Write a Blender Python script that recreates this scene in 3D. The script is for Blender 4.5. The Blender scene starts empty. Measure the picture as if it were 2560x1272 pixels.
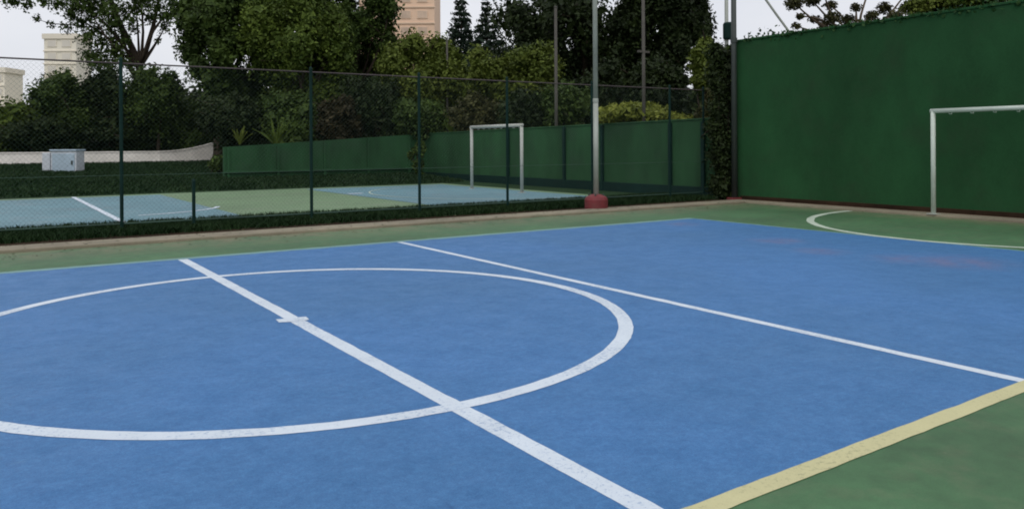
import bpy, math, random
import numpy as np
from mathutils import Matrix, Vector

# ------------------------------------------------------------------ camera, sky, sun, exposure
scene = bpy.context.scene
col = scene.collection
IMG_W, FOCAL, HORIZON = 2560.0, 2007.8, 365.5          # pixels of the photograph
YAW, PITCH, ROLL = 0.589, -0.002, -0.006
CAM = np.array([-2.154, -6.470, 1.415])

f_ = np.array([math.sin(YAW) * math.cos(PITCH), math.cos(YAW) * math.cos(PITCH), math.sin(PITCH)])
r0 = np.array([math.cos(YAW), -math.sin(YAW), 0.0])
u0 = np.cross(r0, f_)
r_ = math.cos(ROLL) * r0 + math.sin(ROLL) * u0
u_ = -math.sin(ROLL) * r0 + math.cos(ROLL) * u0

cam_data = bpy.data.cameras.new("camera")
cam_data.sensor_fit = 'HORIZONTAL'
cam_data.sensor_width = 36.0
cam_data.lens = FOCAL / IMG_W * 36.0
cam_data.shift_y = -270.45 / IMG_W
cam_data.clip_end = 3000
cam = bpy.data.objects.new("camera", cam_data)
col.objects.link(cam)
cam.matrix_world = Matrix(((r_[0], u_[0], -f_[0], CAM[0]), (r_[1], u_[1], -f_[1], CAM[1]),
                           (r_[2], u_[2], -f_[2], CAM[2]), (0, 0, 0, 1)))
scene.camera = cam

SUN_EL, SUN_AZ = math.radians(52), math.radians(215)     # azimuth clockwise from +Y
world = bpy.data.worlds.new("World")
scene.world = world
world.use_nodes = True
wn, wl = world.node_tree.nodes, world.node_tree.links
wn.clear()
sky = wn.new("ShaderNodeTexSky")
sky.sky_type = 'NISHITA'
sky.sun_disc = False
sky.sun_elevation = SUN_EL
sky.sun_rotation = SUN_AZ
sky.dust_density = 3.0
tc = wn.new("ShaderNodeTexCoord")
mp = wn.new("ShaderNodeMapping"); mp.inputs['Scale'].default_value = (1, 1, 2.5)
cl = wn.new("ShaderNodeTexNoise"); cl.inputs['Scale'].default_value = 2.2; cl.inputs['Detail'].default_value = 5
cr = wn.new("ShaderNodeValToRGB")                         # overcast cloud layer, even all round
cr.color_ramp.elements[0].position, cr.color_ramp.elements[0].color = 0.3, (7.9, 8.1, 8.7, 1)
cr.color_ramp.elements[1].position, cr.color_ramp.elements[1].color = 0.7, (9.7, 9.7, 10.1, 1)
mx = wn.new("ShaderNodeMix"); mx.data_type = 'RGBA'; mx.inputs['Factor'].default_value = 0.88
bg = wn.new("ShaderNodeBackground"); bg.inputs['Strength'].default_value = 0.1
wo = wn.new("ShaderNodeOutputWorld")
wl.new(tc.outputs['Generated'], mp.inputs['Vector']); wl.new(mp.outputs[0], cl.inputs['Vector'])
wl.new(cl.outputs['Fac'], cr.inputs['Fac'])
wl.new(sky.outputs[0], mx.inputs['A']); wl.new(cr.outputs[0], mx.inputs['B'])
wl.new(mx.outputs['Result'], bg.inputs['Color']); wl.new(bg.outputs[0], wo.inputs['Surface'])

sun_data = bpy.data.lights.new("sun", 'SUN')
sun_data.energy = 0.9
sun_data.angle = math.radians(40)
sun_data.color = (1.0, 0.97, 0.92)
sun = bpy.data.objects.new("sun", sun_data)
col.objects.link(sun)
sd = Vector((math.sin(SUN_AZ) * math.cos(SUN_EL), math.cos(SUN_AZ) * math.cos(SUN_EL), math.sin(SUN_EL)))
sun.rotation_euler = sd.to_track_quat('Z', 'Y').to_euler()
sun.location = sd * 60

scene.view_settings.view_transform = 'Standard'
scene.view_settings.look = 'None'
scene.view_settings.exposure = 0.0
scene.view_settings.gamma = 1.0
scene.view_settings.use_curve_mapping = False
scene.render.engine = 'CYCLES'
scene.cycles.max_bounces = 6
scene.cycles.filter_width = 1.9
scene.cycles.transparent_max_bounces = 8

rng = np.random.default_rng(7)
random.seed(7)


# ------------------------------------------------------------------ helpers
def P(px, py, d):
    """world point seen at photo pixel (px, py) at depth d in metres along the view"""
    return CAM + f_ * d + r_ * ((px - IMG_W / 2) * d / FOCAL) + u_ * ((HORIZON - py) * d / FOCAL)


def link(name, me, mat=None, parent=None):
    o = bpy.data.objects.new(name, me)
    col.objects.link(o)
    if mat is not None:
        me.materials.append(mat)
    if parent is not None:
        o.parent = parent
    return o


def tag(o, label=None, cat=None, group=None, kind=None):
    if label: o["label"] = label
    if cat: o["category"] = cat
    if group: o["group"] = group
    if kind: o["kind"] = kind
    return o


def empty(name, loc=(0, 0, 0)):
    o = bpy.data.objects.new(name, None)
    o.location = loc
    o.empty_display_size = 0.2
    col.objects.link(o)
    return o


class MB:
    """collects faces; build() makes one mesh object. origin = world point that becomes the object's local zero"""
    def __init__(s):
        s.v, s.f = [], []

    def add(s, verts, faces):
        b = len(s.v)
        s.v += [tuple(map(float, v)) for v in verts]
        s.f += [tuple(b + i for i in f) for f in faces]
        return s

    def box(s, x0, x1, y0, y1, z0, z1):
        return s.add([(x0, y0, z0), (x1, y0, z0), (x1, y1, z0), (x0, y1, z0),
                      (x0, y0, z1), (x1, y0, z1), (x1, y1, z1), (x0, y1, z1)],
                     [(0, 3, 2, 1), (4, 5, 6, 7), (0, 1, 5, 4), (1, 2, 6, 5), (2, 3, 7, 6), (3, 0, 4, 7)])

    def tube(s, pts, rad, n=8, cap=True):
        pts = [np.asarray(p, float) for p in pts]
        rads = rad if hasattr(rad, '__len__') else [rad] * len(pts)
        rings, faces, verts = [], [], []
        up = np.array([0.31, 0.95, 0.05])
        for i, p in enumerate(pts):
            t = pts[min(i + 1, len(pts) - 1)] - pts[max(i - 1, 0)]
            t /= np.linalg.norm(t) + 1e-9
            a = np.cross(t, up)
            if np.linalg.norm(a) < .1: a = np.cross(t, (1, 0, 0))
            a /= np.linalg.norm(a); b = np.cross(t, a)
            rings.append(len(verts))
            for k in range(n):
                w = 2 * math.pi * k / n
                verts.append(p + rads[i] * (math.cos(w) * a + math.sin(w) * b))
        for i in range(len(pts) - 1):
            for k in range(n):
                faces.append((rings[i] + k, rings[i] + (k + 1) % n, rings[i + 1] + (k + 1) % n, rings[i + 1] + k))
        if cap:
            faces.append(tuple(range(n - 1, -1, -1)))
            faces.append(tuple(rings[-1] + k for k in range(n)))
        return s.add(verts, faces)

    def lathe(s, c, prof, n=20):
        verts, faces = [], []
        for r, z in prof:
            for k in range(n):
                w = 2 * math.pi * k / n
                verts.append((c[0] + r * math.cos(w), c[1] + r * math.sin(w), c[2] + z))
        for i in range(len(prof) - 1):
            for k in range(n):
                faces.append((i * n + k, i * n + (k + 1) % n, (i + 1) * n + (k + 1) % n, (i + 1) * n + k))
        faces.append(tuple(range(n - 1, -1, -1)))
        faces.append(tuple((len(prof) - 1) * n + k for k in range(n)))
        return s.add(verts, faces)

    def build(s, name, mat, parent=None, smooth=False, bevel=0, origin=None):
        me = bpy.data.meshes.new(name)
        v = s.v
        if origin is not None:
            v = [(a[0] - origin[0], a[1] - origin[1], a[2] - origin[2]) for a in v]
        me.from_pydata(v, [], s.f)
        me.update()
        if smooth:
            me.polygons.foreach_set('use_smooth', [True] * len(me.polygons))
        o = link(name, me, mat, parent)
        if parent is None and origin is not None:
            o.location = origin
        if bevel:
            m = o.modifiers.new("bevel", 'BEVEL'); m.width = bevel; m.segments = 2; m.limit_method = 'ANGLE'
        return o


def quads(name, verts, mat, parent=None, per=4):
    """fast mesh of separate polygons with `per` corners each from an (n*per, 3) array"""
    n = len(verts) // per
    me = bpy.data.meshes.new(name)
    me.vertices.add(n * per); me.loops.add(n * per); me.polygons.add(n)
    me.vertices.foreach_set('co', np.ascontiguousarray(verts, np.float32).ravel())
    me.loops.foreach_set('vertex_index', np.arange(n * per, dtype=np.int32))
    me.polygons.foreach_set('loop_start', np.arange(0, n * per, per, dtype=np.int32))
    me.update(calc_edges=True)
    return link(name, me, mat, parent)


# ------------------------------------------------------------------ materials
def new_mat(name):
    m = bpy.data.materials.new(name)
    m.use_nodes = True
    nt = m.node_tree
    b = nt.nodes['Principled BSDF']
    return m, nt, nt.nodes, nt.links, b


def noise(nt, scale, detail=4, rough=0.6, vec=None, mapscale=None):
    n = nt.nodes.new("ShaderNodeTexNoise")
    n.inputs['Scale'].default_value = scale
    n.inputs['Detail'].default_value = detail
    n.inputs['Roughness'].default_value = rough
    if vec is None:
        g = nt.nodes.new("ShaderNodeNewGeometry"); vec = g.outputs['Position']
    if mapscale:
        mp = nt.nodes.new("ShaderNodeMapping"); mp.inputs['Scale'].default_value = mapscale
        nt.links.new(vec, mp.inputs['Vector']); vec = mp.outputs[0]
    nt.links.new(vec, n.inputs['Vector'])
    return n.outputs['Fac']


def ramp(nt, fac, p0, p1, c0=(0, 0, 0, 1), c1=(1, 1, 1, 1)):
    r = nt.nodes.new("ShaderNodeValToRGB")
    r.color_ramp.elements[0].position, r.color_ramp.elements[0].color = p0, c0
    r.color_ramp.elements[1].position, r.color_ramp.elements[1].color = p1, c1
    nt.links.new(fac, r.inputs['Fac'])
    return r.outputs['Color']


def mix(nt, fac, a, b, mode='MIX'):
    m = nt.nodes.new("ShaderNodeMix"); m.data_type = 'RGBA'; m.blend_type = mode
    for s, v in (('Factor', fac), ('A', a), ('B', b)):
        if hasattr(v, 'is_linked') or hasattr(v, 'links'):
            nt.links.new(v, m.inputs[s])
        elif s == 'Factor':
            m.inputs[s].default_value = v
        else:
            m.inputs[s].default_value = (*v, 1) if len(v) == 3 else v
    return m.outputs['Result']


def bump(nt, b, h, strength, dist=0.01):
    n = nt.nodes.new("ShaderNodeBump")
    n.inputs['Strength'].default_value = strength
    n.inputs['Distance'].default_value = dist
    nt.links.new(h, n.inputs['Height']); nt.links.new(n.outputs[0], b.inputs['Normal'])


def scale_col(c, k):
    return tuple(min(1, x * k) for x in c)


def surf_mat(name, c, var=0.18, big=0.35, mid=3.0, fine=60, rough=0.65, spec=0.5, dirt=None, dirt_amt=0.3,
             bump_s=0.25, stretch=None, wear=None, wear_lo=0.62):
    """worn painted or earthen surface: broad and middling tone drift, speckle, dirt, relief"""
    m, nt, N, L, b = new_mat(name)
    n1, n2, n3 = noise(nt, big, 3, mapscale=stretch), noise(nt, mid, 6, .65, mapscale=stretch), noise(nt, fine, 3, .7)
    c1 = mix(nt, ramp(nt, n1, .3, .7), scale_col(c, 1 - var), scale_col(c, 1 + var))
    c2 = mix(nt, ramp(nt, n2, .35, .7), c1, mix(nt, 1.0, c1, (1 - var * 1.1,) * 3, 'MULTIPLY'))
    c3 = mix(nt, ramp(nt, n3, .35, .75), c2, mix(nt, 1.0, c2, (1 + var * .9,) * 3, 'MULTIPLY'))
    out = c3
    if dirt:
        k = nt.nodes.new("ShaderNodeMath"); k.operation = 'MULTIPLY'; k.inputs[1].default_value = dirt_amt
        L.new(ramp(nt, noise(nt, mid * .55, 7, .7), .5, .75), k.inputs[0])
        out = mix(nt, k.outputs[0], out, dirt)
    if wear:
        out = mix(nt, ramp(nt, noise(nt, 22, 5, .75), wear_lo, wear_lo + .1), out, wear)
    L.new(out, b.inputs['Base Color'])
    b.inputs['Roughness'].default_value = rough
    b.inputs['Specular IOR Level'].default_value = spec
    bump(nt, b, n3, bump_s, 0.004)
    return m


BLUE = (0.042, 0.172, 0.398)


RED_SPOTS = [(7.5, 1.04, .32), (7.0, .0, .28), (7.48, -1.5, .5), (7.2, -1.05, .35), (8.15, 3.6, .25)]


def blue_mat():
    m, nt, N, L, b = new_mat("blue_court_paint")
    n1, n2, n3, n5 = noise(nt, .28, 3), noise(nt, 3.2, 8, .72), noise(nt, 120, 3, .75), noise(nt, 28, 5, .75)
    c1 = mix(nt, ramp(nt, n1, .32, .68), scale_col(BLUE, .92), (.046, .182, .445))
    c2 = mix(nt, ramp(nt, n2, .4, .66), c1, mix(nt, 1.0, c1, (.80, .87, .89), 'MULTIPLY'))
    # gritty blotches of the rolled coating, then the grit itself
    c3 = mix(nt, ramp(nt, n5, .40, .62), mix(nt, 1.0, c2, (.80, .86, .89), 'MULTIPLY'), mix(nt, 1.0, c2, (1.18, 1.10, 1.06), 'MULTIPLY'))
    c3 = mix(nt, ramp(nt, n3, .38, .66), mix(nt, 1.0, c3, (.78, .84, .87), 'MULTIPLY'), mix(nt, 1.0, c3, (1.30, 1.20, 1.13), 'MULTIPLY'))
    n7 = noise(nt, 9.5, 5, .7)
    c3 = mix(nt, ramp(nt, n7, .38, .64), mix(nt, 1.0, c3, (.86, .91, .93), 'MULTIPLY'), mix(nt, 1.0, c3, (1.12, 1.07, 1.04), 'MULTIPLY'))
    # dark rubber specks and short scuffs
    sp = noise(nt, 11, 7, .8, mapscale=(1.8, .7, 1))
    c4 = mix(nt, ramp(nt, sp, .63, .72), c3, (.020, .080, .20))
    pl = noise(nt, 7, 8, .82, mapscale=(.6, 1.5, 1))
    c4 = mix(nt, ramp(nt, pl, .60, .76), c4, (.10, .22, .38))
    for rot, sc, th, tone in ((.5, (7, .7, 1), .66, (.70, .78, .83)), (-.9, (6, .5, 1), .67, (1.35, 1.2, 1.1)), (1.9, (9, .8, 1), .68, (.66, .75, .80))):
        gq = N.new("ShaderNodeNewGeometry"); mq = N.new("ShaderNodeMapping"); mq.inputs['Rotation'].default_value = (0, 0, rot); mq.inputs['Scale'].default_value = sc
        L.new(gq.outputs['Position'], mq.inputs['Vector'])
        c4 = mix(nt, ramp(nt, noise(nt, 1.3, 6, .65, vec=mq.outputs[0]), th, th + .07), c4, mix(nt, 1.0, c4, tone, 'MULTIPLY'))
    # reddish dust trodden in at a few places near the goal end
    g = N.new("ShaderNodeNewGeometry")
    acc = None
    for x, y, r in RED_SPOTS:
        v = N.new("ShaderNodeVectorMath"); v.operation = 'DISTANCE'
        L.new(g.outputs['Position'], v.inputs[0]); v.inputs[1].default_value = (x, y, .0015)
        mr = N.new("ShaderNodeMapRange"); mr.interpolation_type = 'SMOOTHSTEP'
        mr.inputs['From Min'].default_value = r * 1.8; mr.inputs['From Max'].default_value = 0
        L.new(v.outputs['Value'], mr.inputs['Value'])
        if acc is None:
            acc = mr.outputs[0]
        else:
            ad = N.new("ShaderNodeMath"); ad.operation = 'MAXIMUM'; L.new(acc, ad.inputs[0]); L.new(mr.outputs[0], ad.inputs[1]); acc = ad.outputs[0]
    k = N.new("ShaderNodeMath"); k.operation = 'MULTIPLY'
    L.new(acc, k.inputs[0]); L.new(ramp(nt, noise(nt, 3.5, 6, .7), .35, .7), k.inputs[1])
    k2 = N.new("ShaderNodeMath"); k2.operation = 'MULTIPLY'; k2.inputs[1].default_value = .62
    L.new(k.outputs[0], k2.inputs[0])
    c5 = mix(nt, k2.outputs[0], c4, (.22, .14, .22))
    L.new(c5, b.inputs['Base Color'])
    L.new(ramp(nt, n2, .3, .8, (.50,) * 3 + (1,), (.70,) * 3 + (1,)), b.inputs['Roughness'])
    b.inputs['Specular IOR Level'].default_value = .45
    bump(nt, b, n3, .5, .004)
    return m


def line_mat(name, c, under):
    m, nt, N, L, b = new_mat(name)
    n1, n2, n3 = noise(nt, 2.2, 6, .65), noise(nt, 38, 6, .8), noise(nt, 1.1, 4, .6)
    c1 = mix(nt, ramp(nt, n1, .35, .7), c, scale_col(c, .80))
    c1 = mix(nt, ramp(nt, noise(nt, 90, 3, .7), .35, .7), c1, scale_col(c, .90))
    ad = N.new("ShaderNodeMath"); ad.operation = 'MULTIPLY_ADD'; ad.inputs[1].default_value = .35
    L.new(n3, ad.inputs[0]); L.new(n2, ad.inputs[2])                 # chips cluster where the line is walked on
    worn = ramp(nt, ad.outputs[0], .71, .85)
    L.new(mix(nt, worn, c1, mix(nt, .7, c1, under)), b.inputs['Base Color'])
    b.inputs['Roughness'].default_value = .6
    bump(nt, b, n2, .35, .003)
    return m


def leaf_mat(name, dark, light, rough=.55, trans=.12):
    """leaves that differ one from the next; some light passes through"""
    m, nt, N, L, b = new_mat(name)
    g = N.new("ShaderNodeNewGeometry")
    r = N.new("ShaderNodeValToRGB")
    r.color_ramp.elements[0].color = (*dark, 1)
    r.color_ramp.elements[1].color = (*light, 1)
    e = r.color_ramp.elements.new(.55); e.color = (*[(a * .6 + c * .4) for a, c in zip(dark, light)], 1)
    nz = noise(nt, .75, 3, .6)
    ma = N.new("ShaderNodeMath"); ma.operation = 'MULTIPLY_ADD'; ma.inputs[1].default_value = .55
    mb = N.new("ShaderNodeMapRange"); mb.inputs['From Min'].default_value = .35; mb.inputs['From Max'].default_value = .65; mb.inputs['To Max'].default_value = .5
    L.new(nz, mb.inputs['Value'])
    L.new(g.outputs['Random Per Island'], ma.inputs[0]); L.new(mb.outputs[0], ma.inputs[2])
    L.new(ma.outputs[0], r.inputs['Fac'])
    L.new(r.outputs[0], b.inputs['Base Color'])
    b.inputs['Roughness'].default_value = rough
    b.inputs['Specular IOR Level'].default_value = .12
    t = N.new("ShaderNodeBsdfTranslucent"); L.new(r.outputs[0], t.inputs['Color'])
    ms = N.new("ShaderNodeMixShader"); ms.inputs[0].default_value = trans
    L.new(b.outputs[0], ms.inputs[1]); L.new(t.outputs[0], ms.inputs[2])
    L.new(ms.outputs[0], N['Material Output'].inputs['Surface'])
    return m


M = {}
M['blue'] = blue_mat()
M['green_court'] = surf_mat("green_court_paint", (.050, .138, .055), .27, .4, 6.5, 110, dirt=(.16, .17, .10), dirt_amt=.35, wear=(.17, .18, .12), wear_lo=.66)
def kerb_dust(m):
    nt = m.node_tree; N, L = nt.nodes, nt.links
    b = N['Principled BSDF']; src = b.inputs['Base Color'].links[0].from_socket
    g = N.new("ShaderNodeNewGeometry"); sx = N.new("ShaderNodeSeparateXYZ"); L.new(g.outputs['Position'], sx.inputs[0])
    outs = []
    for ax, lo, hi in (('Y', 4.9, 6.3), ('X', 11.9, 13.0)):
        mr = N.new("ShaderNodeMapRange"); mr.inputs['From Min'].default_value = lo; mr.inputs['From Max'].default_value = hi
        L.new(sx.outputs[ax], mr.inputs['Value']); outs.append(mr.outputs[0])
    mxn = N.new("ShaderNodeMath"); mxn.operation = 'MAXIMUM'; L.new(outs[0], mxn.inputs[0]); L.new(outs[1], mxn.inputs[1])
    ml = N.new("ShaderNodeMath"); ml.operation = 'MULTIPLY'; L.new(mxn.outputs[0], ml.inputs[0]); L.new(ramp(nt, noise(nt, 2.4, 7, .72), .34, .66), ml.inputs[1])
    L.new(mix(nt, ml.outputs[0], src, (.19, .165, .10)), b.inputs['Base Color'])


kerb_dust(M['green_court'])
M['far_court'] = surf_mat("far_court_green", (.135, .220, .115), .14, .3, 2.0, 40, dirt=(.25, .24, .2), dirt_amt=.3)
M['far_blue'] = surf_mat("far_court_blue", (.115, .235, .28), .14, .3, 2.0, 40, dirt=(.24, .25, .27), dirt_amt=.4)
M['white_line'] = line_mat("white_line_paint", (.66, .74, .82), BLUE)
M['pale_line'] = line_mat("pale_edge_paint", (.17, .33, .33), (.06, .14, .1))
M['grey_line'] = line_mat("weathered_line_paint", (.52, .61, .50), (.07, .14, .09))
M['yellow_line'] = line_mat("yellow_line_paint", (.58, .55, .30), (.16, .18, .10))
M['kerb'] = surf_mat("kerb_concrete", (.235, .205, .145), .2, .5, 3, 50, rough=.85, dirt=(.10, .13, .07), dirt_amt=.5)
M['soil'] = surf_mat("dark_soil", (.036, .022, .013), .35, .8, 5, 40, rough=.95, spec=.1, bump_s=.8)
M['red_soil'] = surf_mat("red_soil", (.13, .055, .035), .4, .8, 3, 40, rough=.95, spec=.1, dirt=(.04, .035, .02), dirt_amt=.8, bump_s=.8)
M['ground'] = surf_mat("ground_earth", (.045, .055, .025), .3, .1, 1.2, 30, rough=.95, spec=.1, bump_s=.8)
M['bank'] = surf_mat("bank_turf", (.022, .048, .020), .35, .3, 2.5, 30, rough=.95, spec=.1, bump_s=.9)
M['wall_green'] = surf_mat("green_wall_paint", (.017, .072, .026), .22, .3, 1.6, 30, rough=.85, spec=.15, dirt=(.024, .050, .024), dirt_amt=.6, bump_s=.2, stretch=(1, 1, .6))
M['wall_green_far'] = surf_mat("far_wall_paint", (.021, .074, .029), .3, .5, 1.8, 30, rough=.8, spec=.2, dirt=(.03, .05, .035), dirt_amt=.5, stretch=(1, 1, .4))
M['fence_green'] = surf_mat("fence_green_steel", (.006, .024, .020), .2, 1, 6, 60, rough=.6, spec=.1, bump_s=.05)
M['wire'] = surf_mat("fence_wire", (.035, .075, .055), .2, 1, 6, 60, rough=.5, spec=.4, bump_s=0.0)
M['rail'] = surf_mat("rusty_rail", (.055, .042, .042), .2, 1, 6, 60, rough=.7)
M['goal_white'] = surf_mat("goal_white_paint", (.55, .62, .55), .1, 1.5, 8, 60, rough=.45, dirt=(.3, .3, .24), dirt_amt=.35, bump_s=.1)
M['goal_far'] = surf_mat("goal_grey_paint", (.42, .44, .40), .1, 1.5, 8, 60, rough=.5, dirt=(.28, .28, .22), dirt_amt=.4, bump_s=.1)
M['pole_grey'] = surf_mat("galvanised_pole", (.34, .37, .33), .12, 1.5, 8, 60, rough=.5, dirt=(.2, .19, .15), dirt_amt=.4, bump_s=.08)
M['pole_dark'] = surf_mat("dark_pole", (.035, .045, .04), .15, 1.5, 8, 60, rough=.55)
M['pole_brown'] = surf_mat("weathered_pole", (.060, .055, .045), .2, 1.5, 8, 60, rough=.7)
M['red'] = surf_mat("red_base_paint", (.165, .020, .024), .2, 2, 9, 60, rough=.7, dirt=(.10, .05, .04), dirt_amt=.5)
M['white_wall'] = surf_mat("whitewashed_wall", (.82, .78, .72), .12, .6, 2, 30, rough=.85, dirt=(.35, .33, .28), dirt_amt=.4)
M['cabinet'] = surf_mat("cabinet_paint", (.52, .56, .60), .1, 1, 5, 40, rough=.5)
M['cabinet_dark'] = surf_mat("cabinet_vent", (.36, .46, .54), .1, 1, 5, 40, rough=.5)
M['tan'] = surf_mat("tower_render", (.76, .54, .39), .06, .05, .4, 5, rough=.9, bump_s=0)
M['cream'] = surf_mat("tower_cream_hazed", (.84, .79, .67), .06, .05, .4, 5, rough=.9, bump_s=0)  # paled towards the sky: distance haze put into the colour
M['cream_trim'] = surf_mat("tower_cream_hazed_trim", (.82, .76, .64), .05, .05, .4, 5, rough=.9, bump_s=0)
M['cream_glass'] = surf_mat("tower_cream_hazed_glass", (.68, .64, .56), .05, .3, 1, 5, rough=.4, bump_s=0)  # panes kept near the wall tone, haze put into the colour
M['glass'] = surf_mat("tower_glass", (.58, .43, .32), .2, .3, 1, 5, rough=.4, bump_s=0)
M['slab'] = surf_mat("tower_slab", (.72, .54, .40), .06, .05, .4, 5, rough=.9, bump_s=0)
M['bark'] = surf_mat("tree_bark", (.045, .035, .026), .35, 1, 6, 40, rough=.9, spec=.1, bump_s=.9)
M['bark_pale'] = surf_mat("pale_bark", (.11, .085, .06), .35, 1, 6, 40, rough=.9, spec=.1, bump_s=.9)
M['lamp_white'] = surf_mat("lamp_white", (.75, .75, .72), .05, 1, 5, 40, rough=.4)
M['leaf_dark'] = leaf_mat("leaf_dark", (.016, .032, .008), (.080, .125, .026))
M['leaf_black'] = leaf_mat("leaf_blackish", (.008, .015, .006), (.034, .052, .015))
M['leaf_mid'] = leaf_mat("leaf_mid", (.026, .050, .008), (.125, .175, .030))
M['leaf_olive'] = leaf_mat("leaf_olive", (.040, .062, .009), (.165, .205, .040))
M['leaf_bright'] = leaf_mat("leaf_bright", (.07, .09, .010), (.235, .26, .045))
M['leaf_brown'] = leaf_mat("leaf_brown", (.028, .030, .012), (.095, .095, .034))
M['leaf_red'] = leaf_mat("leaf_red", (.014, .014, .007), (.050, .040, .018))
M['leaf_conifer'] = leaf_mat("leaf_conifer", (.010, .020, .013), (.028, .046, .028))
M['vine'] = leaf_mat("leaf_vine", (.014, .045, .012), (.035, .085, .022))
M['grass'] = leaf_mat("grass_blades", (.010, .028, .010), (.026, .054, .018))

# ------------------------------------------------------------------ the ground and the courts
def sheet(name, x0, x1, y0, y1, z, mat, parent=None, nx=1, ny=1):
    b = MB()
    xs, ys = np.linspace(x0, x1, nx + 1), np.linspace(y0, y1, ny + 1)
    b.add([(x, y, z) for y in ys for x in xs],
          [(j * (nx + 1) + i, j * (nx + 1) + i + 1, (j + 1) * (nx + 1) + i + 1, (j + 1) * (nx + 1) + i)
           for j in range(ny) for i in range(nx)])
    return b.build(name, mat, parent)


def ribbon(name, pts, w, z, mat, parent, ragged=.0018):
    """a painted stripe following pts, its edges a little uneven as brushed paint is"""
    pts = np.array(pts, float)
    t = np.gradient(pts, axis=0); t /= np.linalg.norm(t, axis=1)[:, None]
    n = np.stack([-t[:, 1], t[:, 0]], 1)
    jl, jr = rng.normal(0, ragged, len(pts)), rng.normal(0, ragged, len(pts))
    if len(pts) > 8:
        kk = np.array([.25, .5, .25])
        jl, jr = np.convolve(jl, kk, 'same') * 1.5, np.convolve(jr, kk, 'same') * 1.5
    a, c = pts + n * (w / 2 + jl)[:, None], pts - n * (w / 2 + jr)[:, None]
    v = [(*p, z) for p in a] + [(*p, z) for p in c]
    k = len(pts)
    return MB().add(v, [(i, k + i, k + i + 1, i + 1) for i in range(k - 1)]).build(name, mat, parent)


def seg(x0, y0, x1, y1, step=.05):
    n = max(2, int(math.hypot(x1 - x0, y1 - y0) / step))
    return np.stack([np.linspace(x0, x1, n), np.linspace(y0, y1, n)], 1)


g = sheet("ground", -700, 700, -500, 900, -.02, M['ground']); tag(g, kind='structure')

court = sheet("court", -13, 12.92, -9, 6.25, 0, M['green_court']); tag(court, kind='structure')
def side_y(x):                                            # the near sideline runs a hair out of square
    return -4.300 + .0175 * x


MB().add([(-9.1, side_y(-9.1), .001), (9.12, side_y(9.12), .001), (9.12, 4.27, .001), (-9.1, 4.27, .001)], [(0, 1, 2, 3)]).build("blue_area", M['blue'], court)
ribbon("edge_line", seg(-9.1, 4.27, 9.12, 4.27), .15, .0022, M['pale_line'], court, .008)
ribbon("edge_line", seg(9.10, -4.2, 9.10, 4.2), .07, .0022, M['pale_line'], court, .008)
ribbon("yellow_sideline", seg(-9.1, side_y(-9.1), 9.12, side_y(9.12)), .105, .003, M['yellow_line'], court)
ribbon("halfway_line", seg(0, -4.245, 0, 4.2), .112, .0022, M['white_line'], court)
ribbon("attack_line", seg(2.99, -4.2, 2.99, 4.2), .088, .0022, M['white_line'], court)
ribbon("attack_line", seg(-2.99, -4.27, -2.99, 4.2), .088, .0022, M['white_line'], court)
ang = np.linspace(0, 2 * math.pi, 420)
ribbon("center_circle", np.stack([.045 + 2.63 * np.cos(ang), -.055 + 2.63 * np.sin(ang)], 1), .112, .0032, M['white_line'], court, .0016)
ribbon("center_mark", seg(-.135, -.03, .105, -.055, .03), .13, .0040, M['white_line'], court, .012)
ang = np.linspace(math.pi * .5, math.pi * 1.5, 120)
ribbon("goal_arc", np.stack([12.90 + 3.78 * np.cos(ang), .05 + 3.42 * np.sin(ang)], 1), .13, .0032, M['grey_line'], court, .004)

kerb = MB().box(-13, 13.38, 6.254, 6.80, -.1, .045).build("kerb", M['kerb'], bevel=.015); tag(kerb, kind='structure')
kerb = MB().box(12.924, 13.38, -9, 6.252, -.1, .045).build("kerb", M['kerb'], bevel=.015); tag(kerb, kind='structure')
tag(sheet("soil_strip", -13, 13.6, 6.80, 9.3, .012, M['soil']), kind='structure')
tag(sheet("red_soil_strip", 13.38, 13.62, -9, 6.80, .03, M['red_soil']), kind='structure')

court2 = sheet("second_court", -14, 12.2, 9.3, 19.6, .0, M['far_court']); tag(court2, kind='structure')
sheet("blue_area", -9.0, 2.35, 9.75, 18.9, .006, M['far_blue'], court2)
sheet("blue_area", 6.75, 11.7, 9.75, 18.9, .006, M['far_blue'], court2)
ribbon("halfway_line", seg(.13, 9.6, .13, 19.2), .12, .014, M['white_line'], court2)
ang = np.linspace(math.pi * .5, math.pi * 1.5, 80)
ribbon("goal_arc", np.stack([11.2 + 3.9 * np.cos(ang), 14.3 + 3.9 * np.sin(ang)], 1), .05, .012, M['grey_line'], court2)
ribbon("corner_arc", [(.6, 11.45), (1.2, 11.62), (1.75, 11.9), (2.15, 12.25), (2.42, 12.6), (2.55, 12.95)], .10, .012, M['white_line'], court2)
ribbon("penalty_mark", seg(6.85, 15.6, 7.3, 15.6, .05), .26, .014, M['white_line'], court2)


def bank_z(x, y):
    t = np.clip((y - 19.6) / 14.5, 0, 1)
    z = .62 * t
    return z


b = MB()
xs, ys = np.linspace(-45, 13.5, 40), np.concatenate([np.linspace(19.6, 36, 18), [45, 60, 110]])
vv = [(x, y, float(bank_z(x, y)) + .012 + (random.uniform(0, .05) if y > 20 else 0)) for y in ys for x in xs]
nx = len(xs)
b.add(vv, [(j * nx + i, j * nx + i + 1, (j + 1) * nx + i + 1, (j + 1) * nx + i) for j in range(len(ys) - 1) for i in range(nx - 1)])
tag(b.build("grass_bank", M['bank'], smooth=True), kind='structure')
tag(sheet("earth_strip", 12.2, 13.62, 6.80 + 2.5, 24, .006, M['bank']), kind='structure')


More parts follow.
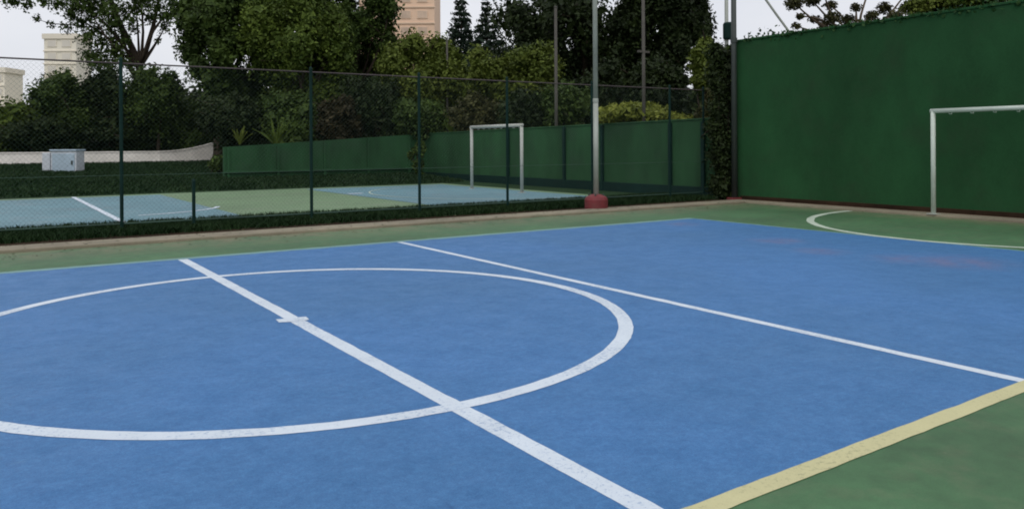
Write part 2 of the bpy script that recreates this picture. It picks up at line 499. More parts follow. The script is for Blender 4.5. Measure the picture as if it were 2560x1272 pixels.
# blades: low ground cover in the fence strip, rough turf on the bank
def blades(name, n, xr, yr, zf, h, w, mat):
    x, y = rng.uniform(*xr, n), rng.uniform(*yr, n)
    z = zf(x, y)
    a = rng.uniform(0, 2 * math.pi, n); hh = h * rng.uniform(.5, 1.25, n); ww = w * rng.uniform(.6, 1.3, n)
    lean = rng.normal(0, .45, (n, 2)) * hh[:, None]
    base = np.stack([x, y, z], 1)
    side = np.stack([np.cos(a), np.sin(a), 0 * a], 1) * ww[:, None] / 2
    mid = base + np.stack([lean[:, 0] * .35, lean[:, 1] * .35, hh * .6], 1)
    tip = base + np.stack([lean[:, 0], lean[:, 1], hh], 1)
    V = np.stack([base - side, base + side, mid + side * .8, tip, mid - side * .8], 1).reshape(-1, 3)
    return quads(name, V, mat, per=5)


gs = blades("ground_cover", 60000, (-8, 13.3), (7.35, 9.3), lambda x, y: 0 * x + .012, .11, .016, M['grass'])
tag(gs, 'dark green ground cover along the foot of the chain link fence', 'ground cover', kind='stuff')
gb = blades("bank_grass", 90000, (-12, 13.2), (19.7, 35), lambda x, y: bank_z(x, y) + .02, .12, .05, M['grass'])
tag(gb, 'dark rough grass on the bank behind the second court', 'grass', kind='stuff')


# ------------------------------------------------------------------ walls
def wall_x(name, x0, x1, y0, y1, z0, z1, mat, label, coping=.05):
    root = empty(name, (x0, (y0 + y1) / 2, 0))
    o = root.location
    MB().box(x0, x1, y0, y1, z0, z1).build("wall_body", mat, root, origin=o)
    if coping:
        MB().box(x0 - .025, x1 + .03, y0 - .02, y1 + .02, z1 + .001, z1 + coping).build("coping", mat, root, origin=o, bevel=.01)
    tag(root, label, 'wall')
    return root


end_wall = wall_x("end_wall", 13.62, 13.84, -10, 7.10, -.1, 3.93, M['wall_green'], 'tall dark green wall behind the near white goal')
o = end_wall.location
MB().box(13.595, 13.64, -10, 6.94, -.1, .12).build("plinth", M['soil'], end_wall, origin=o, bevel=.01)

low_wall = empty("side_wall", (13.64, 15.5, 0))
o = low_wall.location
def sloped(x0, x1, y0, y1, za, zb, ta, tb):
    return MB().add([(x0, y0, za), (x1, y0, za), (x1, y1, zb), (x0, y1, zb), (x0, y0, ta), (x1, y0, ta), (x1, y1, tb), (x0, y1, tb)],
                    [(0, 3, 2, 1), (4, 5, 6, 7), (0, 1, 5, 4), (1, 2, 6, 5), (2, 3, 7, 6), (3, 0, 4, 7)])
sloped(13.64, 13.80, 7.12, 24.2, -.1, -.1, 2.04, 1.86).build("wall_body", M['wall_green_far'], low_wall, origin=o)
sloped(13.615, 13.83, 7.12, 24.2, 2.042, 1.862, 2.085, 1.905).build("coping", M['wall_green_far'], low_wall, origin=o, bevel=.01)
tag(low_wall, 'low green wall behind the distant goal, running to the tall wall', 'wall')
o = low_wall.location
for px in (1270, 1410, 1505, 1675, 1757):
    d = P(px, 366, 1) - CAM; t = (13.6 - CAM[0]) / d[0]; y = CAM[1] + d[1] * t
    if y < 23.5:
        MB().box(13.56, 13.645, y - .05, y + .05, -.05, 1.98).build("pilaster", M['fence_green'], low_wall, origin=o, bevel=.01)
MB().box(13.575, 13.642, 7.14, 23.9, -.05, .28).build("plinth", M['fence_green'], low_wall, origin=o)

root = empty("back_wall", (8, 24.1, .25))
o = root.location
xl = 5.45
b = MB(); b.add([(xl, 24, .2), (13.6, 24, .2), (13.6, 24.18, .2), (xl, 24.18, .2), (xl, 24, 1.38), (13.6, 24, 1.88), (13.6, 24.18, 1.88), (xl, 24.18, 1.38)],
                [(0, 3, 2, 1), (4, 5, 6, 7), (0, 1, 5, 4), (1, 2, 6, 5), (2, 3, 7, 6), (3, 0, 4, 7)])
b.build("wall_body", M['wall_green_far'], root, origin=o)
for k in range(5):
    x = xl + .1 + k * 1.85
    MB().box(x, x + .09, 23.93, 24.003, .25, 1.36 + .118 * k).build("pilaster", M['wall_green_far'], root, origin=o)
MB().box(xl, 13.5, 23.90, 23.985, .42, .50).build("ledge", M['wall_green_far'], root, origin=o, bevel=.01)
tag(root, 'low green back wall beyond the second court, its top sloping down to the left', 'wall')

# white wall behind the bank, its right end swept upwards
root = empty("white_wall", tuple(P(280, 405, 37)))
o = root.location
b = MB()
top, bot = [], []
for px in np.linspace(-420, 545, 34):
    d = P(px, 366, 1) - CAM; t = (34.2 - CAM[1]) / d[1]
    x = CAM[0] + d[0] * t
    s = max(0, (px - 400) / 145.0)
    zb = .45
    zt = 1.16 + .42 * s * s
    bot.append((x, 34.2 + .6 * s, zb)); top.append((x, 34.2 + .6 * s, zt))
k = len(top)
v = bot + top + [(x, y + .2, z) for x, y, z in bot] + [(x, y + .2, z) for x, y, z in top]
fc = []
for i in range(k - 1):
    fc += [(i, i + 1, k + i + 1, k + i), (k + i, k + i + 1, 3 * k + i + 1, 3 * k + i), (2 * k + i + 1, 2 * k + i, 3 * k + i, 3 * k + i + 1)]
fc += [(0, k, 3 * k, 2 * k), (k - 1, 3 * k - 1, 4 * k - 1, 2 * k - 1)]
b.add(v, fc).build("wall_body", M['white_wall'], root, origin=o)
b = MB()
v = [(x, y - .03, z + .002) for x, y, z in top] + [(x, y + .23, z + .002) for x, y, z in top] + [(x, y - .03, z + .05) for x, y, z in top] + [(x, y + .23, z + .05) for x, y, z in top]
fc = []
for i in range(k - 1):
    fc += [(i, i + 1, 2 * k + i + 1, 2 * k + i), (2 * k + i, 2 * k + i + 1, 3 * k + i + 1, 3 * k + i), (k + i + 1, k + i, 3 * k + i, 3 * k + i + 1), (i + 1, i, k + i, k + i + 1)]
b.add(v, fc).build("coping", M['white_wall'], root, origin=o)
tag(root, 'low whitewashed wall along the top of the grass bank', 'wall')


# ------------------------------------------------------------------ chain link fence
FY = 8.0
posts = [-6.6, -4.4, -2.3, -.17, .95, 3.03, 5.27, 7.39, 9.75, 12.25, 13.45]
fence = empty("chain_link_fence", (3.4, FY, 0))
o = fence.location
TOP = 2.78
for x in posts:
    bb = MB(); tp = TOP + .06 if x != .95 else .82
    bb.tube([(x, FY, 0), (x, FY, tp)], .029, 10)
    bb.tube([(x, FY, tp), (x, FY, tp + .04)], [.034, .012], 10)
    bb.build("post", M['fence_green'], fence, smooth=False, origin=o)
MB().tube([(posts[0], FY, TOP), (posts[-1], FY, TOP)], .013, 8).build("top_rail", M['rail'], fence, origin=o)
MB().tube([(posts[0], FY, .16), (posts[-1], FY, .16)], .012, 6).build("bottom_wire", M['wire'], fence, origin=o)
MB().tube([(posts[0], FY - .02, .95), (posts[-1], FY - .02, .95)], .004, 5).build("tension_wire", M['wire'], fence, origin=o)
bays = [x for x in posts if x != .95]
for x0, x1 in zip(bays[:-1], bays[1:]):                       # woven mesh, one panel to each bay
    V = []
    z0, z1, cell, w = .14, TOP - .02, .075, .0008
    for s in (1, -1):
        c = np.arange(x0 - (z1 - z0), x1 + (z1 - z0), cell)
        for q in c:
            # line x = q + s*(z-z0)   clipped to the bay
            if s > 0: za, zb = max(z0, z0 + x0 - q), min(z1, z0 + x1 - q)
            else: za, zb = max(z0, z0 + q - x1), min(z1, z0 + q - x0)
            if zb - za < .02: continue
            xa, xb = q + s * (za - z0), q + s * (zb - z0)
            nx_, nz_ = -s * w * .7, w * .7
            yy = FY + .003 * s
            A, B = (xa, yy, za), (xb, yy, zb)
            for (ox, oy, oz), (px_, py_, pz_) in (((nx_, 0, nz_), (0, w, 0)), ((0, w, 0), (-nx_, 0, -nz_)), ((-nx_, 0, -nz_), (0, -w, 0)), ((0, -w, 0), (nx_, 0, nz_))):
                V += [(A[0] + ox, A[1] + oy, A[2] + oz), (B[0] + ox, B[1] + oy, B[2] + oz), (B[0] + px_, B[1] + py_, B[2] + pz_), (A[0] + px_, A[1] + py_, A[2] + pz_)]
    V = np.array(V) - np.array(o)
    tag(quads("mesh_panel", V, M['wire'], fence), kind='stuff')
tag(fence, 'green chain link fence on slim posts between the two courts', 'fence')

# corner mast where fence and tall wall meet
cp = empty("corner_mast", (13.5, 7.03, 0))
MB().tube([(0, 0, 0), (0, 0, 7.2)], [.075, .06], 12).build("shaft", M['pole_dark'], cp, smooth=True)
MB().box(-.14, .14, -.14, .14, .0, .07).build("base_plate", M['red'], cp, bevel=.01)
MB().lathe((0, 0, 3.9), [(.085, 0), (.085, .12)], 12).build("collar", M['pole_dark'], cp)
tag(cp, 'tall dark mast at the left end of the tall green wall', 'pole')

# ------------------------------------------------------------------ floodlight pole with red base
lp = empty("light_pole", (8.95, 6.90, 0))
MB().lathe((0, 0, 0), [(.245, 0), (.25, .05), (.25, .22), (.22, .28), (.1, .335)], 24).build("base", M['red'], lp, smooth=False, bevel=.012)
MB().tube([(0, 0, .33), (0, 0, 2.35)], [.058, .055], 14).build("shaft", M['pole_grey'], lp, smooth=True)
MB().tube([(0, 0, 2.36), (-.01, 0, 7.5)], [.053, .048], 14).build("shaft", M['pole_grey'], lp, smooth=True)
MB().lathe((0, 0, 2.30), [(.060, 0), (.063, .02), (.063, .07), (.055, .09)], 14).build("collar", M['pole_grey'], lp)
for s in (-1, 1):
    for q in (-1, 1):
        MB().lathe((s * .11, q * .11, .325), [(.018, -.03), (.018, .02), (.008, .03)], 8).build("anchor_bolt", M['pole_dark'], lp)
MB().box(-.5, .5, -.04, .04, 7.36, 7.44).build("cross_arm", M['pole_grey'], lp, bevel=.01)
tag(lp, 'slim grey light pole in a round red base beside the fence', 'light pole')


# ------------------------------------------------------------------ goals
def goal(name, x, ya, yb, h, r, mat, label, depth=.55):
    g = empty(name, (x, (ya + yb) / 2, .045 if x > 12.9 else .006))
    hw = (ya - yb) / 2
    for s in (1, -1):
        MB().tube([(0, s * hw, 0), (0, s * hw, h - r)], r, 14).build("post", mat, g, smooth=True)
        MB().box(-.09, .09, s * hw - .09, s * hw + .09, .001, .014).build("foot_plate", M['goal_far'], g)
    MB().tube([(0, hw + r, h - r), (0, -hw - r, h - r)], r, 14).build("crossbar", mat, g, smooth=True)
    for k in range(8):
        y = hw - .28 - k * (2 * hw - .5) / 7
        MB().tube([(r * .8, y, h - r * 1.8), (r * 1.1, y, h - r * 2.4), (r * 1.7, y - .03, h - r * 2.5), (r * 2, y - .03, h - r * 1.9)], .008, 6).build("net_hook", mat, g)
    tag(g, label, 'goal', 'futsal goals')
    return g


goal("goal", 12.99, 1.78, -1.48, 2.0, .043, M['goal_white'], 'white goal frame in front of the tall green wall')
goal("goal", 11.1, 15.70, 12.86, 2.02, .05, M['goal_far'], 'distant pale goal frame on the second court, seen through the fence')

# ------------------------------------------------------------------ cabinet on the bank
c = P(149, 432, 31.0)
cb = empty("utility_cabinet", (c[0], c[1], c[2]))
cb.rotation_euler.z = -YAW
s = 31.0 / FOCAL
MB().box(-22 * s, 42 * s, 0, .6, 0, 54 * s).build("body", M['cabinet'], cb, bevel=.02)
MB().box(-18 * s, 38 * s, -.025, -.002, 4 * s, 48 * s).build("door", M['cabinet_dark'], cb, bevel=.01)
MB().box(-45 * s, -25 * s, .03, .55, 2 * s, 50 * s).build("side_box", M['cabinet'], cb, bevel=.02)
MB().box(-24 * s, 44 * s, -.05, .65, 54 * s + .002, 58 * s).build("lid", M['cabinet_dark'], cb, bevel=.015)
MB().box(30 * s, 34 * s, -.05, -.026, 20 * s, 30 * s).build("handle", M['pole_dark'], cb)
tag(cb, 'pale grey utility cabinet standing on the grass bank before the white wall', 'cabinet')


# ------------------------------------------------------------------ thin poles behind
def pole(name, px, d, top_py, r, mat, label, base_z=0.0, extra=None):
    p = P(px, 366, d); t = P(px, top_py, d)
    e = empty(name, (p[0], p[1], base_z))
    h = t[2] - base_z
    MB().tube([(0, 0, 0), (0, 0, h)], [r * 1.15, r * .9], 10).build("shaft", mat, e, smooth=True)
    MB().lathe((0, 0, h), [(r * 1.0, .001), (r * 1.0, .03), (r * .4, .06)], 10).build("cap", mat, e)
    if extra: extra(e, h)
    tag(e, label, 'pole')
    return e


pole("net_pole", 1391, 26.5, 20, .055, M['pole_brown'], 'thin brownish pole rising left of the grey light pole')


def brackets(e, h):
    z = P(1610, 130, 23.6)[2]
    MB().box(-.22, .22, -.03, .03, z - .03, z + .03).build("bracket", M['pole_brown'], e)


pole("net_pole", 1610, 23.6, -90, .05, M['pole_brown'], 'thin pole with a short cross bracket, right of the grey light pole', extra=brackets)
pole("net_pole", 1119, 36.5, 98, .05, M['pole_brown'], 'thin pole among the olive shrubs left of the conifers')


def transformer(e, h):
    z0, z1 = P(1818, 100, 36)[2], P(1818, 58, 36)[2]
    MB().lathe((.0, -.12, z0), [(.22, 0), (.25, .06), (.25, z1 - z0 - .08), (.2, z1 - z0)], 16).build("transformer", M['fence_green'], e)
    MB().box(-.75, .75, -.05, .05, h - .5, h - .4).build("cross_arm", M['pole_brown'], e)


pole("utility_pole", 1818, 36, -160, .085, M['pole_grey'], 'grey utility pole with a drum transformer behind the dark mast', extra=transformer)
a, c = P(1872, -60, 30), P(2010, 130, 30)
gw = MB().tube([a, (a + c) / 2 + np.array([0, 0, -.03]), c], .045, 8).build("stay_cable", M['pole_grey'], origin=tuple(c))
tag(gw, 'slanting stay cable against the sky above the tall green wall', 'cable')

# ------------------------------------------------------------------ far towers
def tower(name, px0, px1, d, top_z, mat, label, cols, floors):
    c0 = P((px0 + px1) / 2, 366, d)
    w = (px1 - px0) * d / FOCAL
    e = empty(name, (c0[0], c0[1], 0)); e.rotation_euler.z = -YAW
    MB().box(-w / 2, w / 2, 0, w * .9, 0, top_z).build("wall", mat, e)
    fh = top_z / floors
    trim, glass = (M['slab'], M['glass']) if mat is M['tan'] else (M['cream_trim'], M['cream_glass'])
    for j in range(floors):
        MB().box(-w / 2 - .15, w / 2 + .15, -.2, -.003, j * fh + .01, j * fh + .28).build("floor_slab", trim, e)
    for cx in cols:
        for j in range(floors):
            x = (cx - .5) * w
            fr = MB().box(x - 1.0, x + 1.0, -.12, -.002, j * fh + 1.0, j * fh + 2.5).build("window", trim, e)
            MB().box(x - .85, x + .85, -.14, -.122, j * fh + 1.12, j * fh + 2.38).build("pane", glass, fr)
    MB().box(-w / 2 - .3, w / 2 + .3, -.3, w * .9 + .3, top_z + .01, top_z + 1.1).build("parapet", trim, e)
    tag(e, label, 'tower', 'far apartment towers')


tower("apartment_tower", 900, 1088, 150, 48, M['tan'], 'tan apartment tower seen between the central trees and the conifers', (.3, .62, .84), 16)
tower("apartment_tower", 112, 192, 170, P(140, 98, 170)[2], M['cream'], 'cream apartment tower behind the open tree at the far left', (.25, .7), 9)
tower("apartment_tower", -70, 13, 170, P(0, 182, 170)[2], M['cream'], 'cream tower at the very left edge of the view', (.4, .8), 6)


# ------------------------------------------------------------------ trees and shrubs
def leaf_cloud(clumps, n, size, up=.35, shell=.42, aspect=.55, core_f=.22):
    """clumps: list of (centre, (rx, ry, rz)). Separate leaf-shaped quads spread through the volumes"""
    C = np.array([c for c, r in clumps]); R = np.array([r for c, r in clumps])
    wgt = (R.prod(1)) ** (2 / 3); wgt /= wgt.sum()
    k = rng.choice(len(C), n, p=wgt)
    d = rng.normal(size=(n, 3)); d /= np.linalg.norm(d, axis=1)[:, None]
    rad = rng.uniform(0, 1, n) ** shell
    core = rng.random(n) < core_f
    rad = np.where(core, rad * .62, rad)
    wob = 1 + .18 * np.sin(d[:, 0] * 5 + k) * np.cos(d[:, 2] * 4 + k * 2)
    pos = C[k] + d * R[k] * (rad * wob)[:, None]
    nrm = rng.normal(size=(n, 3)) * .75 + d * .5 + np.array([0, 0, up])
    nrm /= np.linalg.norm(nrm, axis=1)[:, None]
    t = np.cross(nrm, rng.normal(size=(n, 3))); t /= np.linalg.norm(t, axis=1)[:, None]
    bt = np.cross(nrm, t)
    s = (size * rng.uniform(.55, 1.35, n) * np.where(core, 2.6, 1))[:, None]
    A, B = t * s * .5, bt * s * .5 * aspect
    V = np.stack([pos - A, pos + B + nrm * s * .06, pos + A, pos - B + nrm * s * .06], 1)
    return V.reshape(-1, 3)


def limb(b, p0, p1, r0, r1, sag=.12, n=5, sides=7):
    p0, p1 = np.asarray(p0, float), np.asarray(p1, float)
    L = np.linalg.norm(p1 - p0)
    off = rng.normal(0, .06 * L, 3)
    pts, rr = [], []
    for i in range(n + 1):
        t = i / n
        q = p0 + (p1 - p0) * t + off * math.sin(math.pi * t) + np.array([0, 0, sag * L * math.sin(math.pi * t) * .6])
        pts.append(q); rr.append(r0 + (r1 - r0) * t)
    b.tube(pts, rr, sides)


def tree(name, label, cat, base, clumps, nleaf, size, leaf, trunk_r=.2, fork=None, bark='bark', group=None, nlimb=14, up=.35, shell=.42, aspect=.55, wood=True, core_f=.22):
    e = empty(name, tuple(base))
    bs = np.array(base, float)
    V = leaf_cloud(clumps, nleaf, size, up, shell, aspect, core_f) - bs
    cw = quads("crown", V, M[leaf], e); tag(cw, kind='stuff')
    if wood:
        b = MB()
        fk = np.array(fork if fork is not None else bs + (np.mean([c for c, r in clumps], 0) - bs) * np.array([.5, .5, .55]))
        b.tube([bs - [0, 0, .1], bs + (fk - bs) * .15, bs + (fk - bs) * .5 + rng.normal(0, .05, 3), fk], [trunk_r * 1.5, trunk_r * 1.1, trunk_r, trunk_r * .85], 10)
        idx = rng.permutation(len(clumps))[:nlimb]
        for i in idx:
            c, r = clumps[i]
            limb(b, fk if rng.random() < .6 else bs + (fk - bs) * rng.uniform(.7, 1), np.array(c), trunk_r * rng.uniform(.35, .6), .02)
            for _ in range(3):
                q = np.array(c) + rng.normal(0, .6, 3) * np.array(r)
                limb(b, c, q, .03, .008, n=3, sides=5)
        b.build("trunk", M[bark], e, smooth=True, origin=tuple(base))
    tag(e, label, cat, group)
    return e


def px_clumps(spec, d, dj=1.2, squash=1.0):
    out = []
    for x, y, r in spec:
        dd = d + rng.uniform(-dj, dj)
        m = r * d / FOCAL
        out.append((P(x, y, dd), (m, m, m * squash)))
    return out


def dome(px, py, rx, ry, d, k, sub=.36, dz=1.0):
    """sub-clumps filling an ellipsoid seen at (px,py) with pixel radii rx, ry"""
    m = d / FOCAL
    out = []
    for _ in range(k):
        v = rng.normal(size=3); v /= np.linalg.norm(v)
        q = v * rng.uniform(.25, 1) ** .5 * (1 - sub * .75)
        c = P(px, py, d) + r_ * q[0] * rx * m + f_ * q[1] * rx * m * dz + np.array([0, 0, 1]) * q[2] * ry * m
        s = sub * rng.uniform(.65, 1.25)
        out.append((c, (s * rx * m, s * rx * m, s * min(ry, rx * 1.2) * m)))
    return out


def base_at(px, d, z=.5):
    p = P(px, 366, d)
    return (p[0], p[1], z)


G1 = 'trees behind the courts'
# open tree at the left, sky showing through
specA = [(30, 2, 30), (65, 18, 16), (92, 47, 14), (128, 62, 13), (150, 8, 34), (178, 38, 24), (205, 55, 30), (215, 95, 30), (240, 75, 34), (262, 110, 40), (225, 140, 36),
         (290, 130, 34), (285, 60, 34), (255, 15, 48), (310, 30, 28), (335, 75, 18), (318, 100, 16), (372, 45, 24), (395, 20, 34), (412, 70, 18), (430, 10, 30), (200, -10, 45),
         (340, -40, 75), (240, -60, 85), (140, -60, 70), (420, -70, 70), (50, -50, 60), (310, 160, 30), (270, 165, 36), (395, 100, 12), (170, 70, 20), (185, 20, 36), (225, 25, 40), (290, 95, 36), (275, 35, 40), (340, 20, 34), (360, 5, 36), (415, 40, 26), (440, 30, 28), (245, 155, 40), (330, 55, 24), (110, 5, 22), (60, -10, 26)]
dA = 42
e = tree("open_tree", 'loose tall tree at far left with sky between its forked branches', 'tree', base_at(338, dA, .6),
         px_clumps(specA, dA, 1.0), 19000, .15, 'leaf_dark', .22, P(350, 168, dA), group=G1, nlimb=10, shell=.7, core_f=.04)
b = MB()
o_ = np.array(base_at(338, dA, .6))
for path, r0, r1 in (([(350, 168), (330, 120), (300, 60), (270, -20), (250, -90)], .20, .07), ([(350, 168), (368, 118), (382, 70), (395, 10), (405, -80)], .15, .06),
                     ([(340, 150), (325, 130), (290, 110), (235, 70), (180, 40)], .09, .03), ([(376, 90), (395, 60), (420, 30), (450, 0)], .06, .02),
                     ([(235, 70), (170, 62), (128, 60), (90, 48)], .04, .012), ([(300, 60), (330, 30), (345, -10)], .06, .03)):
    b.tube([P(x, y, dA + .2 * i) for i, (x, y) in enumerate(path)], list(np.linspace(r0, r1, len(path))), 8)
b.build("main_branch", M['bark'], e, smooth=True, origin=tuple(o_))

SH = 'shrubs behind the white wall and second court'


def shrub(px, py, rx, ry, d, leaf, label, n, size=.17, k=16, name="shrub", z=.5, cat='shrub', sub=.4, shell=.42):
    return tree(name, label, cat, base_at(px, d, z), dome(px, py, rx, ry, d, k, sub), int(n * 1.5), size, leaf, .09, nlimb=8, group=SH, shell=shell)


shrub(25, 320, 95, 95, 38.2, 'leaf_mid', 'rounded dark shrub at the very left, above the white wall', 5200)
shrub(150, 272, 105, 112, 39.5, 'leaf_dark', 'dark shrub below the slanting rail, second from the left edge', 6500)
shrub(275, 258, 105, 125, 40.5, 'leaf_black', 'blackish shrub left of the forked trunk of the open tree', 6500)
shrub(395, 265, 110, 118, 40, 'leaf_dark', 'dark shrub right of the forked trunk, under the sky gap', 6500)
shrub(90, 350, 120, 60, 37.6, 'leaf_black', 'low blackish hedge shrub just over the white wall at left', 4500)
shrub(310, 350, 140, 60, 40.5, 'leaf_black', 'low blackish hedge shrub behind the middle of the white wall', 4500)
shrub(480, 330, 110, 85, 42, 'leaf_dark', 'dark shrub at the raised right end of the white wall', 5000)

dC = 39
tree("broad_tree", 'dense dark broadleaf tree right of the open tree, reaching out of view', 'tree', base_at(545, dC),
     dome(590, 90, 165, 270, dC, 38, .34), 32000, .19, 'leaf_dark', .26, group=G1, nlimb=12)
dD = 37.5
tree("broad_tree", 'dense mid green tree in the centre, left of the dark tree by the tan tower', 'tree', base_at(760, dD),
     dome(735, 130, 150, 190, dD, 30, .34), 25000, .19, 'leaf_mid', .22, group=G1, nlimb=12)
tree("broad_tree", 'dark tree with thin top beside the tan tower', 'tree', base_at(880, 41),
     dome(880, 150, 140, 150, 41, 26, .34) + px_clumps([(810, 5, 30), (870, 10, 34), (930, 10, 30), (965, 35, 32), (900, 60, 50), (850, -30, 50), (960, -20, 45), (800, -30, 50), (975, 20, 34), (955, 70, 42), (972, 112, 40), (935, 120, 50), (970, -40, 40)], 41), 30000, .19, 'leaf_dark', .2, group=G1, nlimb=14)
for px, py, rx, ry, d, lf, lab, n in [
        (600, 300, 115, 90, 35.5, 'leaf_black', 'blackish undergrowth shrub below the dense broadleaf tree', 5500),
        (730, 310, 100, 85, 35, 'leaf_dark', 'dark undergrowth shrub behind the spiky plant', 5000),
        (845, 305, 80, 70, 34.5, 'leaf_red', 'brownish dark shrub behind the middle of the back wall', 4200),
        (940, 270, 95, 110, 35.5, 'leaf_black', 'blackish shrub left of the olive shrubs', 5500),
        (1022, 188, 92, 112, 36.5, 'leaf_olive', 'tall olive green shrub in front of the tan tower', 6500),
        (1118, 188, 95, 112, 37.5, 'leaf_olive', 'tall green shrub under the left conifer', 6500),
        (1235, 205, 95, 112, 36, 'leaf_olive', 'tall olive shrub above the distant goal', 6500),
        (1060, 300, 90, 70, 34.5, 'leaf_dark', 'dark low shrub left of the distant goal', 4500),
        (1200, 300, 80, 75, 33.5, 'leaf_brown', 'brownish shrub right behind the distant goal', 4200),
        (1330, 190, 90, 85, 35, 'leaf_olive', 'olive shrub left of the thin brownish pole', 5000),
        (1310, 290, 85, 85, 31, 'leaf_black', 'blackish shrub right of the distant goal', 5000),
        (1420, 270, 75, 85, 30, 'leaf_dark', 'dark shrub behind the base of the thin brownish pole', 4500),
        (1500, 230, 95, 100, 33, 'leaf_black', 'blackish shrub behind the grey light pole', 5500),
        (1640, 225, 100, 95, 31, 'leaf_black', 'blackish shrub behind the bright hedge', 5500),
        (1590, 291, 150, 38, 25, 'leaf_bright', 'bright yellow green hedge over the low wall right of the light pole', 6500),
        (1765, 170, 55, 85, 26, 'leaf_olive', 'olive shrub left of the tall wall, upper part of the thicket', 4500),
        (1790, 270, 60, 70, 24.5, 'leaf_brown', 'brown shrub left of the tall wall, over the low wall', 4200),
        (1835, 180, 40, 90, 25.5, 'leaf_dark', 'narrow dark shrub tucked against the tall wall end', 3800)]:
    shrub(px, py, rx, ry, d, lf, lab, n, size=.15 if d < 32 else .17, k=24)

tree("climber", 'narrow blackish climber added to darken the corner beside the dark mast', 'climber', base_at(1812, 20.3, 0),
     px_clumps([(1806 + (k * 37 % 29) - 14, 130 + k * 17, 34 + (k * 13 % 9)) for k in range(22)], 20.3, .1), 8500, .085, 'leaf_black', .05, nlimb=10, group=SH)  # added plant, stands in for the shadowy fence mesh in this dark corner
shrub(1043, 395, 26, 75, 32.5, 'leaf_dark', 'slim dark shrub at the corner of the back wall and side wall', 2200, size=.12, k=10, z=.3)
shrub(552, 400, 30, 40, 31.5, 'leaf_dark', 'small dark shrub at the left end of the back wall', 2200, size=.12, k=10, z=.5)
dH = 42
tree("spreading_tree", 'big blackish tree with a rounded left edge behind the grey light pole', 'tree', base_at(1470, dH),
     dome(1430, 125, 245, 165, dH, 46, .33), 34000, .2, 'leaf_black', .32, group=G1, nlimb=12)
tree("spreading_tree", 'big blackish tree right of the light pole, ending at the bright sky', 'tree', base_at(1660, 40),
     dome(1650, 60, 145, 210, 40, 34, .32) + px_clumps([(1740, 20, 46), (1745, 80, 44), (1735, -50, 50), (1752, 50, 36)], 40), 32000, .2, 'leaf_black', .3, group=G1, nlimb=12)


def conifer(px, top, base_py, hw, d, label, lean=0):
    z0 = .4
    b0 = np.array(base_at(px, d, z0))
    tip = P(px, top, d)
    m = d / FOCAL
    e = empty("conifer", tuple(b0))
    H = tip[2] - z0
    tr = MB().tube([b0, (b0 + tip) / 2, tip], [.2, .12, .02], 8).build("trunk", M['bark'], e, smooth=True, origin=tuple(b0))
    cl = []
    nl = 26
    slope = hw / (base_py - top)
    for i in range(nl):
        z = H * (1 - (i + .2) / nl * .86)
        r = slope * (H - z) * rng.uniform(.7, 1.15) + .12
        r = min(r, 2.6)
        k = 6
        a0 = rng.uniform(0, 6.28)
        for j in range(k):
            a = a0 + j * 2 * math.pi / k
            c = np.array([b0[0], b0[1], z0 + z]) + np.array([math.cos(a) * r * .6, math.sin(a) * r * .6, -.12 * r])
            cl.append((c, (r * .45 + .08, r * .45 + .08, .14 + .1 * r)))
    V = leaf_cloud(cl, 14000, .24, up=.1, shell=.5, aspect=.35) - b0
    tag(quads("crown", V, M['leaf_conifer'], e), kind='stuff')
    tag(e, label, 'tree', 'conifers against the sky')


conifer(1153, -25, 90, 34, 60, 'left of two dark pointed conifers against the sky')
conifer(1218, -6, 100, 44, 58, 'right of two dark pointed conifers against the sky')

# plants above and behind the tall wall
tree("bare_tree", 'thin sprawling tree with sparse leaves against the sky over the tall wall', 'tree', base_at(2120, 27, 0),
     px_clumps([(1985, 8, 26), (2030, 2, 22), (2075, 14, 18), (2000, 42, 12), (2035, 48, 16), (2080, 45, 22), (2060, 62, 16), (2120, 50, 22), (2150, 62, 18), (2180, 40, 20), (2210, 20, 22), (2140, 20, 16), (1990, 66, 12), (2240, 40, 20), (2110, 80, 24), (2200, 66, 20), (2270, 20, 26), (2050, -40, 40), (2180, -40, 50), (2280, -30, 40)], 27, .8, .7),
     15000, .10, 'leaf_brown', .12, P(2140, 120, 27), 'bark_pale', nlimb=20, shell=.8, core_f=.0)
for px, py, rx, ry, d, lf, lab, n in [
        (2330, 40, 85, 60, 24, 'leaf_olive', 'olive shrub top showing over the tall wall above the near goal', 4200),
        (2440, 20, 90, 70, 23, 'leaf_mid', 'green shrub top showing over the right part of the tall wall', 4200),
        (2560, 0, 90, 60, 22, 'leaf_dark', 'dark shrub top over the tall wall at the right edge', 3200)]:
    p = P(px, py, d); m = d / FOCAL
    shrub(px, py, rx, ry, d, lf, lab, n, size=.12, z=0)

# creeper matted along the wall top
n = 1100
y = rng.uniform(-9.5, 6.8, n)
dens = .5 + .5 * np.sin(y * 1.7) * np.sin(y * .63 + 1)
hgt = np.abs(rng.normal(0, .07, n)) * (.15 + dens * dens * 1.5)
drop = np.where(rng.random(n) < .3, -np.abs(rng.normal(0, .07, n)), hgt)
pos = np.stack([np.where(drop < 0, 13.60 - np.abs(rng.normal(0, .02, n)), 13.73 + rng.normal(0, .1, n)), y, 3.98 + drop], 1)
nr = rng.normal(size=(n, 3)) + np.array([-.6, 0, .6]); nr /= np.linalg.norm(nr, axis=1)[:, None]
t = np.cross(nr, rng.normal(size=(n, 3))); t /= np.linalg.norm(t, axis=1)[:, None]
bt = np.cross(nr, t); s = (.04 * rng.uniform(.6, 1.4, n))[:, None]
V = np.stack([pos - t * s, pos + bt * s * .7, pos + t * s, pos - bt * s * .7], 1).reshape(-1, 3)
tag(quads("creeper", V, M['vine']), 'green creeper matted along the top edge of the tall wall', 'creeper', kind='stuff')


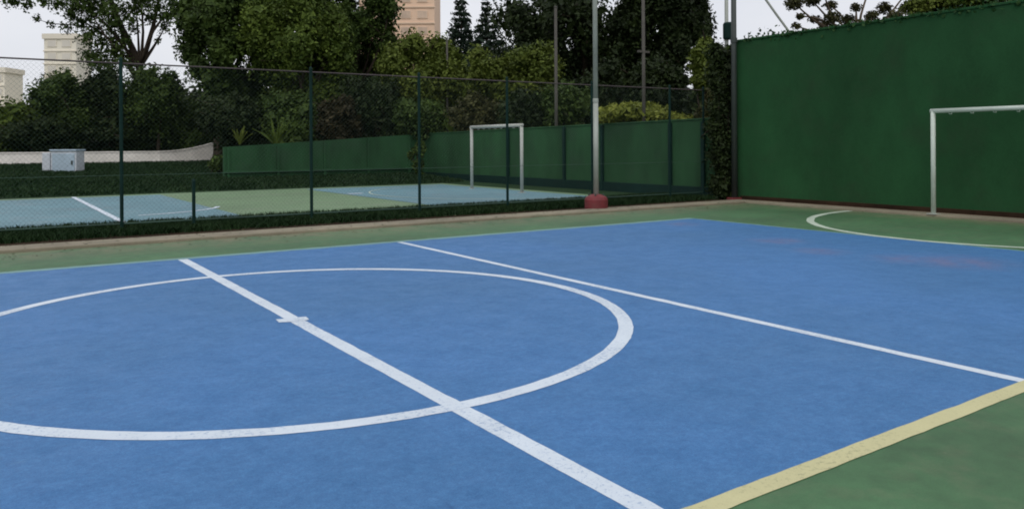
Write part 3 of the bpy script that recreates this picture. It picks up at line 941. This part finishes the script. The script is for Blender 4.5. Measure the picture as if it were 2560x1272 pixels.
# spiky plants in front of the back wall's trees
def spiky(px, py_base, d, h, n, leaf, label):
    e = empty("spiky_plant", tuple(P(px, py_base, d)))
    for k in range(n):
        a = k * 2.4 + rng.uniform(-.3, .3); tilt = rng.uniform(.1, .75); L = h * rng.uniform(.7, 1.1)
        dx, dy = math.cos(a), math.sin(a)
        pts = [np.array([dx * L * t * math.sin(tilt) * (1 + .3 * t), dy * L * t * math.sin(tilt) * (1 + .3 * t), L * t * math.cos(tilt * (1 + .4 * t))]) for t in (0, .35, .7, 1)]
        w = [.05, .06, .04, .004]
        sd_ = np.array([-dy, dx, 0])
        v, f = [], []
        for q, ww in zip(pts, w):
            v += [q - sd_ * ww, q + np.array([-dx, -dy, 0]) * -.02 - np.array([0, 0, .02]), q + sd_ * ww]
        for i in range(3):
            f += [(3 * i, 3 * i + 1, 3 * i + 4, 3 * i + 3), (3 * i + 1, 3 * i + 2, 3 * i + 5, 3 * i + 4)]
        MB().add(v, f).build("leaf", M[leaf], e)
    tag(e, label, 'plant')


spiky(690, 368, 32.6, 1.25, 16, 'leaf_mid', 'spiky green plant over the left part of the back wall')
spiky(600, 362, 33.5, .8, 14, 'leaf_olive', 'smaller spiky plant at the left end of the back wall')
spiky(1130, 345, 34, 1.0, 14, 'leaf_mid', 'spiky plant left of the distant goal')

# wooded rise closing the view low behind the trees
V = []
cl = []
for px in np.linspace(-700, 3100, 110):
    d = 62 + rng.uniform(-4, 8)
    hpy = 215 + rng.uniform(-20, 20) if 150 < px < 1900 else 275
    m = d / FOCAL
    c = P(px, hpy + 75, d)
    cl.append((c, (75 * m, 75 * m, 80 * m)))
    cl.append((P(px + 15, 345, d - 3), (60 * m, 60 * m, 45 * m)))
tag(quads("far_wood", leaf_cloud(cl, 80000, .7), M['leaf_black']), 'dark far wood closing the gaps low behind the trees', 'wood', kind='stuff')

# dry leaves blown against the kerb
n = 900
x = rng.uniform(-7, 12.9, n); y = np.where(rng.random(n) < .55, rng.uniform(6.26, 7.3, n), 6.2 - np.abs(rng.normal(0, .35, n)))
z = np.where(y > 6.25, np.where(y < 6.8, .052, .03), .008)
pos = np.stack([x, y, z], 1)
a = rng.uniform(0, 6.28, n); s_ = (.024 * rng.uniform(.5, 1.4, n))[:, None]
t = np.stack([np.cos(a), np.sin(a), rng.uniform(-.15, .25, n)], 1); bt = np.stack([-np.sin(a), np.cos(a), rng.uniform(-.15, .25, n)], 1)
V = np.stack([pos - t * s_, pos + bt * s_ * .6, pos + t * s_, pos - bt * s_ * .6], 1).reshape(-1, 3)
V[:, 2] = np.maximum(V[:, 2], np.repeat(z, 4) - .001)
tag(quads("fallen_leaves", V, M['leaf_brown']), 'small dry leaves scattered along the kerb by the fence', 'leaves', kind='stuff')
